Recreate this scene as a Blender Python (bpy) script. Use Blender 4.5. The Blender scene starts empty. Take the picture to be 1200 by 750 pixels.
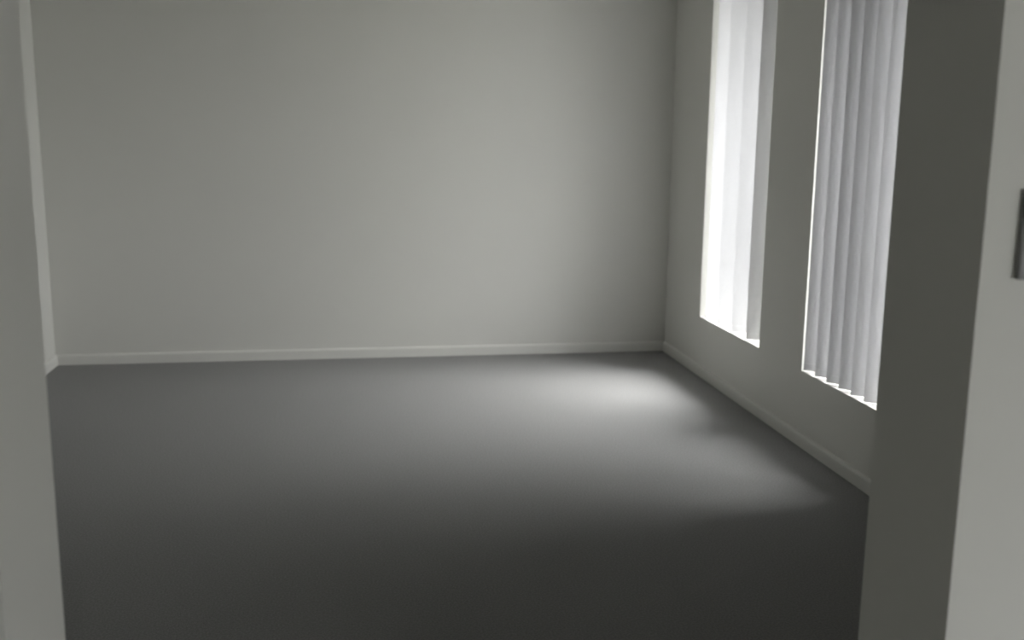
import bpy, bmesh, math, random
from mathutils import Matrix, Vector
random.seed(4)
scene = bpy.context.scene
C = scene.collection

# ------------------------------------------------------------------ camera
H = 1.40
F_PX, YAW, PITCH, ROLL = 1201.96, 0.1598, 0.1833, 0.0107
cy, sy, cp, sp = math.cos(YAW), math.sin(YAW), math.cos(PITCH), math.sin(PITCH)
Fw = Vector((sy * cp, cy * cp, -sp)); Rt = Vector((cy, -sy, 0)); Up = Rt.cross(Fw)
R2 = Rt * math.cos(ROLL) + Up * math.sin(ROLL); U2 = Up * math.cos(ROLL) - Rt * math.sin(ROLL)
cd = bpy.data.cameras.new('camera'); cam = bpy.data.objects.new('camera', cd); C.objects.link(cam)
cam.matrix_world = Matrix(((R2.x, U2.x, -Fw.x, 0), (R2.y, U2.y, -Fw.y, 0), (R2.z, U2.z, -Fw.z, H), (0, 0, 0, 1)))
cd.sensor_width = 36; cd.lens = 36 * F_PX / 1200; cd.clip_start = 0.05; cd.clip_end = 200
cd.dof.use_dof = True; cd.dof.focus_distance = 2.6; cd.dof.aperture_fstop = 3.6
scene.camera = cam

# ------------------------------------------------------------------ world: even overcast sky, a little brighter overhead
SKY = 18.0
w = bpy.data.worlds.new('overcast_sky'); scene.world = w; w.use_nodes = True
nt = w.node_tree; nt.nodes.clear()
wo = nt.nodes.new('ShaderNodeOutputWorld'); bg = nt.nodes.new('ShaderNodeBackground')
tc = nt.nodes.new('ShaderNodeTexCoord'); sx = nt.nodes.new('ShaderNodeSeparateXYZ'); rp = nt.nodes.new('ShaderNodeValToRGB')
nt.links.new(tc.outputs['Generated'], sx.inputs[0]); nt.links.new(sx.outputs['Z'], rp.inputs[0])
rp.color_ramp.elements[0].position = 0.0; rp.color_ramp.elements[0].color = (.335, .338, .342, 1)
rp.color_ramp.elements[1].position = 1.0; rp.color_ramp.elements[1].color = (1, 1, 1.01, 1)
nt.links.new(rp.outputs[0], bg.inputs[0]); bg.inputs[1].default_value = SKY
nt.links.new(bg.outputs[0], wo.inputs[0])

SUN, SUN_EL, SUN_AZ = 15.0, 54, 5           # sun diffused by thin cloud; azimuth from the window wall's normal
sl = bpy.data.lights.new('hazy_sun', 'SUN'); sl.energy = SUN; sl.angle = math.radians(55); sl.color = (1, .995, .98)
so = bpy.data.objects.new('hazy_sun', sl); C.objects.link(so)
_e, _a = math.radians(SUN_EL), math.radians(SUN_AZ)
so.rotation_euler = Vector((math.cos(_e) * math.cos(_a), math.cos(_e) * math.sin(_a), math.sin(_e))).to_track_quat('Z', 'Y').to_euler()

vs = scene.view_settings
vs.view_transform = 'Standard'; vs.look = 'None'; vs.gamma = 1; vs.use_curve_mapping = False
vs.exposure = 0.0

# ------------------------------------------------------------------ measures
D, XR, XL = 6.287, 2.018, -1.725          # back wall, window wall, left wall
JL, JR, Y1, Y2 = -0.3895, 0.7705, 1.15, 1.371   # opening in the front wall
CEIL = 2.55
SILL, HEAD = 0.342, 2.30
WT = 0.22                                  # thickness of window wall
WIN = [(4.757, 5.640), (3.37, 4.262)]
HX0, HX1, HY0 = -1.5, 4.5, -2.2            # entry hall

# ------------------------------------------------------------------ materials
def mat(name, col, rough=.6, spec=.3, noise=None, bump=None):
    m = bpy.data.materials.new(name); m.use_nodes = True; n = m.node_tree.nodes; l = m.node_tree.links
    b = n['Principled BSDF']; b.inputs['Base Color'].default_value = (*col, 1)
    b.inputs['Roughness'].default_value = rough; b.inputs['Specular IOR Level'].default_value = spec
    t = n.new('ShaderNodeTexCoord')
    if noise:
        s, amt = noise
        no = n.new('ShaderNodeTexNoise'); no.inputs['Scale'].default_value = s; no.inputs['Detail'].default_value = 5
        l.new(t.outputs['Object'], no.inputs['Vector'])
        r = n.new('ShaderNodeValToRGB'); r.color_ramp.elements[0].position = .3; r.color_ramp.elements[1].position = .7
        r.color_ramp.elements[0].color = (*[c * (1 - amt) for c in col], 1); r.color_ramp.elements[1].color = (*[min(1, c * (1 + amt)) for c in col], 1)
        l.new(no.outputs[0], r.inputs[0]); l.new(r.outputs[0], b.inputs['Base Color'])
    if bump:
        s, st, dist = bump
        no = n.new('ShaderNodeTexNoise'); no.inputs['Scale'].default_value = s; no.inputs['Detail'].default_value = 3
        l.new(t.outputs['Object'], no.inputs['Vector'])
        bp = n.new('ShaderNodeBump'); bp.inputs['Strength'].default_value = st; bp.inputs['Distance'].default_value = dist
        l.new(no.outputs[0], bp.inputs['Height']); l.new(bp.outputs[0], b.inputs['Normal'])
    return m
M_wall = mat('wall_paint', (.770, .767, .730), .75, .2, (1.3, .012), (420, .12, .0006))
M_ceil = mat('ceiling_paint', (.60, .60, .575), .85, .1)
M_trim = mat('gloss_trim_paint', (.81, .808, .77), .35, .45)
M_carpet = mat('grey_carpet', (.315, .314, .312), 1.0, .0, (160, .16), (380, .8, .004))
M_frame = mat('window_frame_white', (.78, .78, .77), .35, .4)
M_plate = mat('switch_grey', (.26, .26, .26), .45, .4)
M_metal = mat('rail_metal', (.7, .7, .7), .35, .5)
M_concrete = mat('outside_concrete', (.20, .20, .185), .9, .1, (3, .1))
M_fence = mat('outside_fence', (.45, .46, .44), .8, .1)

def translucent(name, col, fac):
    m = bpy.data.materials.new(name); m.use_nodes = True; n = m.node_tree.nodes; l = m.node_tree.links; n.clear()
    o = n.new('ShaderNodeOutputMaterial'); mx = n.new('ShaderNodeMixShader'); d = n.new('ShaderNodeBsdfDiffuse'); tr = n.new('ShaderNodeBsdfTranslucent')
    t = n.new('ShaderNodeTexCoord'); wv = n.new('ShaderNodeTexNoise'); wv.inputs['Scale'].default_value = 90; wv.inputs['Detail'].default_value = 2
    r = n.new('ShaderNodeValToRGB'); r.color_ramp.elements[0].color = (*[c * .95 for c in col], 1); r.color_ramp.elements[1].color = (*col, 1)
    l.new(t.outputs['Object'], wv.inputs['Vector']); l.new(wv.outputs[0], r.inputs[0])
    l.new(r.outputs[0], d.inputs[0]); l.new(r.outputs[0], tr.inputs[0])
    mx.inputs[0].default_value = fac; l.new(d.outputs[0], mx.inputs[1]); l.new(tr.outputs[0], mx.inputs[2]); l.new(mx.outputs[0], o.inputs[0])
    return m
M_slat = translucent('blind_fabric', (.62, .62, .635), .075)

M_glass = bpy.data.materials.new('window_glass'); M_glass.use_nodes = True
n = M_glass.node_tree.nodes; l = M_glass.node_tree.links; n.clear()
o_ = n.new('ShaderNodeOutputMaterial'); mx_ = n.new('ShaderNodeMixShader'); tr_ = n.new('ShaderNodeBsdfTransparent'); gl_ = n.new('ShaderNodeBsdfGlossy')
lw_ = n.new('ShaderNodeLayerWeight'); lw_.inputs[0].default_value = .1
tr_.inputs[0].default_value = (.95, .952, .947, 1); gl_.inputs['Roughness'].default_value = .02
l.new(lw_.outputs['Fresnel'], mx_.inputs[0]); l.new(tr_.outputs[0], mx_.inputs[1]); l.new(gl_.outputs[0], mx_.inputs[2]); l.new(mx_.outputs[0], o_.inputs[0])

# ------------------------------------------------------------------ helpers
def box(bm, x0, x1, y0, y1, z0, z1):
    v = [bm.verts.new(p) for p in ((x0, y0, z0), (x1, y0, z0), (x1, y1, z0), (x0, y1, z0), (x0, y0, z1), (x1, y0, z1), (x1, y1, z1), (x0, y1, z1))]
    for f in ((3, 2, 1, 0), (4, 5, 6, 7), (0, 1, 5, 4), (1, 2, 6, 5), (2, 3, 7, 6), (3, 0, 4, 7)): bm.faces.new([v[i] for i in f])
def boxes(*bs):
    bm = bmesh.new()
    for b in bs: box(bm, *b)
    return bm
def obj(name, bm, m, parent=None, bevel=0, smooth=False):
    if bevel: bmesh.ops.bevel(bm, geom=bm.edges[:], offset=bevel, segments=2, affect='EDGES', profile=.5)
    me = bpy.data.meshes.new(name); bm.to_mesh(me); bm.free(); me.materials.append(m)
    if smooth:
        for p in me.polygons: p.use_smooth = True
    o = bpy.data.objects.new(name, me); C.objects.link(o); o.parent = parent
    return o
def struct(name, bm, m, **k):
    o = obj(name, bm, m, **k); o['kind'] = 'structure'; return o
def empty(name, loc):
    o = bpy.data.objects.new(name, None); C.objects.link(o); o.location = loc; o.empty_display_size = .1; return o
def grid_wall(axis, a0, a1, u0, u1, holes, z0=0, z1=CEIL):
    """Solid wall slab between a0..a1 along `axis`, running u0..u1, with rectangular holes (ua, ub, za, zb) cut as one welded mesh."""
    us = sorted({u0, u1, *[h[0] for h in holes], *[h[1] for h in holes]}); zs = sorted({z0, z1, *[h[2] for h in holes], *[h[3] for h in holes]})
    solid = lambda i, j: 0 <= i < len(us) - 1 and 0 <= j < len(zs) - 1 and not any(h[0] <= (us[i] + us[i + 1]) / 2 <= h[1] and h[2] <= (zs[j] + zs[j + 1]) / 2 <= h[3] for h in holes)
    bm = bmesh.new(); cache = {}
    def V(a, u, z):
        k = (a, u, z)
        if k not in cache: cache[k] = bm.verts.new((a, u, z) if axis == 'x' else (u, a, z))
        return cache[k]
    for i in range(len(us) - 1):
        for j in range(len(zs) - 1):
            if not solid(i, j): continue
            ua, ub, za, zb = us[i], us[i + 1], zs[j], zs[j + 1]
            bm.faces.new([V(a0, ua, za), V(a0, ub, za), V(a0, ub, zb), V(a0, ua, zb)])
            bm.faces.new([V(a1, ua, zb), V(a1, ub, zb), V(a1, ub, za), V(a1, ua, za)])
            for di, dj, (p, q) in ((-1, 0, ((ua, za), (ua, zb))), (1, 0, ((ub, zb), (ub, za))), (0, -1, ((ub, za), (ua, za))), (0, 1, ((ua, zb), (ub, zb)))):
                if not solid(i + di, j + dj): bm.faces.new([V(a0, *p), V(a0, *q), V(a1, *q), V(a1, *p)])
    bmesh.ops.recalc_face_normals(bm, faces=bm.faces[:])
    return bm

# ------------------------------------------------------------------ room shell
E_ = .15
def grid_floor(z0, z1):
    # L-shaped slab under the room and the wider entry hall
    xa = min(XL, HX0) - E_
    pts = [(xa, HY0 - E_), (HX1 + E_, HY0 - E_), (HX1 + E_, Y2), (XR + WT, Y2), (XR + WT, D + E_), (xa, D + E_)]
    bm = bmesh.new(); lo = [bm.verts.new((x, y, z0)) for x, y in pts]; hi = [bm.verts.new((x, y, z1)) for x, y in pts]
    bm.faces.new(hi); bm.faces.new(lo[::-1])
    for i in range(len(pts)):
        j = (i + 1) % len(pts); bm.faces.new([lo[i], lo[j], hi[j], hi[i]])
    return bm
struct('floor', grid_floor(-.12, 0), M_carpet)
struct('ceiling', grid_floor(CEIL, CEIL + .12), M_ceil)
struct('wall_back', boxes((XL - E_, XR + WT, D, D + E_, 0, CEIL)), M_wall)
struct('wall_left', boxes((XL - E_, XL, Y2, D, 0, CEIL)), M_wall)
struct('wall_right', grid_wall('x', XR, XR + WT, Y2, D, [(a, b, SILL, HEAD) for a, b in WIN]), M_wall)
struct('wall_front', grid_wall('y', Y1, Y2, min(XL, HX0) - E_, HX1 + E_, [(JL, JR, 0, 2.40)]), M_wall)
struct('wall_entry_left', boxes((HX0 - E_, HX0, HY0, Y1, 0, CEIL)), M_wall)
struct('wall_entry_right', boxes((HX1, HX1 + E_, HY0, Y1, 0, CEIL)), M_wall)
EW = (2.05, 4.3, .25, 1.88)               # unseen window added behind the camera to light the front wall
struct('wall_entry_back', grid_wall('y', HY0 - E_, HY0, HX0 - E_, HX1 + E_, [EW]), M_wall)

def skirting(name, p0, p1, nrm):
    """Skirting board from p0 to p1 with a rounded top edge; nrm points into the room."""
    prof = [(0, 0), (.014, 0), (.014, .050), (.012, .057), (.008, .061), (0, .062)]
    bm = bmesh.new(); rings = []
    for p in (p0, p1):
        rings.append([bm.verts.new((p[0] + nrm[0] * a, p[1] + nrm[1] * a, z)) for a, z in prof])
    for i in range(len(prof)):
        j = (i + 1) % len(prof); bm.faces.new([rings[0][i], rings[0][j], rings[1][j], rings[1][i]])
    bm.faces.new(rings[0]); bm.faces.new(rings[1][::-1]); bmesh.ops.recalc_face_normals(bm, faces=bm.faces[:])
    return struct(name, bm, M_trim)
skirting('baseboard_back', (XL, D), (XR, D), (0, -1))
skirting('baseboard_right', (XR, Y2), (XR, D - .0145), (-1, 0))
skirting('baseboard_left', (XL, Y2), (XL, D - .0145), (1, 0))

# ------------------------------------------------------------------ windows
def window(name, ya, yb, x0):
    fw = .045
    fr = struct(name, boxes((x0, x0 + .05, ya, ya + fw, SILL, HEAD), (x0, x0 + .05, yb - fw, yb, SILL, HEAD),
                            (x0, x0 + .05, ya + fw, yb - fw, SILL, SILL + fw), (x0, x0 + .05, ya + fw, yb - fw, HEAD - fw, HEAD)), M_frame)
    obj('window_pane', boxes((x0 + .022, x0 + .026, ya + fw, yb - fw, SILL + fw, HEAD - fw)), M_glass, parent=fr)
    return fr
for i, (a, b) in enumerate(WIN): window('window_%d' % (i + 1), a, b, XR + .165)
fr = struct('window_3', boxes((EW[0], EW[0] + .05, HY0 - .1, HY0 - .05, EW[2], EW[3]), (EW[1] - .05, EW[1], HY0 - .1, HY0 - .05, EW[2], EW[3]),
                              (EW[0] + .05, EW[1] - .05, HY0 - .1, HY0 - .05, EW[2], EW[2] + .05), (EW[0] + .05, EW[1] - .05, HY0 - .1, HY0 - .05, EW[3] - .05, EW[3])), M_frame)  # frame of the added fill window, out of view
obj('window_pane', boxes((EW[0] + .05, EW[1] - .05, HY0 - .08, HY0 - .075, EW[2] + .05, EW[3] - .05)), M_glass, parent=fr)

# portals only guide the sampling of the real sky through the openings; they emit nothing themselves
def portal(loc, rot, sx_, sz_):
    ld = bpy.data.lights.new('window_portal', 'AREA'); ld.shape = 'RECTANGLE'; ld.size = sx_; ld.size_y = sz_; ld.cycles.is_portal = True
    o = bpy.data.objects.new('window_portal', ld); C.objects.link(o); o.location = loc; o.rotation_euler = rot
for a, b in WIN: portal((XR + WT + .01, (a + b) / 2, (SILL + HEAD) / 2), (0, math.pi / 2, 0), HEAD - SILL, b - a)
portal(((EW[0] + EW[1]) / 2, HY0 - E_ - .01, (EW[2] + EW[3]) / 2), (math.pi / 2, 0, 0), EW[1] - EW[0], EW[3] - EW[2])

# ------------------------------------------------------------------ vertical blinds
SW = .127
def slat_mesh(z0, z1, name='slat'):
    """Fabric vane hanging from z1 down to z0, gently cupped across its width, with a thicker weighted hem."""
    bm = bmesh.new(); n_ = 10; zs = [z1, (z1 + z0) / 2, z0 + .035, z0 + .033, z0]
    ths = [.0008, .0008, .0008, .0016, .0016]
    cols = []
    for side in (1, -1):
        cols.append([[bm.verts.new((SW * (i / n_ - .5), .002 * (1 - (2 * i / n_ - 1) ** 2) - .001 + side * t, z)) for i in range(n_ + 1)] for z, t in zip(zs, ths)])
    for s in (0, 1):
        for r in range(len(zs) - 1):
            for i in range(n_):
                q = [cols[s][r][i], cols[s][r][i + 1], cols[s][r + 1][i + 1], cols[s][r + 1][i]]
                bm.faces.new(q if s == 0 else q[::-1])
    for r in range(len(zs) - 1):
        for i in (0, n_): bm.faces.new([cols[0][r][i], cols[1][r][i], cols[1][r + 1][i], cols[0][r + 1][i]])
    for i in range(n_):
        for r in (0, -1): bm.faces.new([cols[0][r][i], cols[0][r][i + 1], cols[1][r][i + 1], cols[1][r][i]])
    bmesh.ops.recalc_face_normals(bm, faces=bm.faces[:])
    me = bpy.data.meshes.new(name); bm.to_mesh(me); bm.free(); me.materials.append(M_slat)
    return me
def blind(ya, yb, ys, angs, gap, label):
    root = empty('vertical_blind', (XR + .08, (ya + yb) / 2, HEAD))
    root['label'] = label; root['category'] = 'blind'; root['group'] = 'vertical blinds in the two tall windows'
    r = obj('head_rail', boxes((-.022, .022, -(yb - ya) / 2 + .01, (yb - ya) / 2 - .01, -.04, -.002)), M_metal, root, bevel=.003)
    me = slat_mesh(SILL + gap - HEAD, -.045)
    for y, an in zip(ys, angs):
        s = bpy.data.objects.new('slat', me); C.objects.link(s); s.parent = root
        inner = XR + .005                     # room-side edge of each vane keeps its place while the vane turns
        a = math.radians(an)
        s.location = (inner + SW / 2 * math.cos(a) - root.location.x, y + SW / 2 * math.sin(a) - root.location.y, 0)
        s.rotation_euler.z = a
        k = obj('hanger', boxes((-.006, .006, -.002, .002, -.047, -.038)), M_metal, root)
        k.location = s.location
    return root
blind(*WIN[0], [5.560, 5.37, 5.15, 4.945], [-8, -14, -18, -23], .004, 'white vertical blind with widely spaced slats in the brightly lit window nearer the back wall')
ys2 = [4.262 - .008, 4.137, 4.026, 3.915, 3.808, 3.700, 3.590, 3.480]
blind(*WIN[1], ys2, [-50, -51, -55, -51, -43, -38, -49, -48], .004, 'greyer vertical blind with closely spaced slats in the window beside the opening')

# ------------------------------------------------------------------ switch on the front wall
sw = empty('light_switch', (.853, Y1, 1.28)); sw['label'] = 'grey light switch plate on the pale wall at the right edge'; sw['category'] = 'switch'
obj('plate', boxes((-.036, .036, -.008, 0, -.056, .056)), M_plate, sw, bevel=.003)
obj('rocker', boxes((-.009, .009, -.0115, -.0082, -.016, .016)), M_frame, sw, bevel=.001)

# ------------------------------------------------------------------ outside
struct('ground', boxes((-10, 16, -16, 18, -.45, -.25)), M_concrete)
struct('shading_eaves', boxes((XR + WT, XR + WT + .55, Y2 + .3, D + .5, CEIL - .1, CEIL + .12)), M_ceil)  # unseen overhang added to shade the upper part of the windows
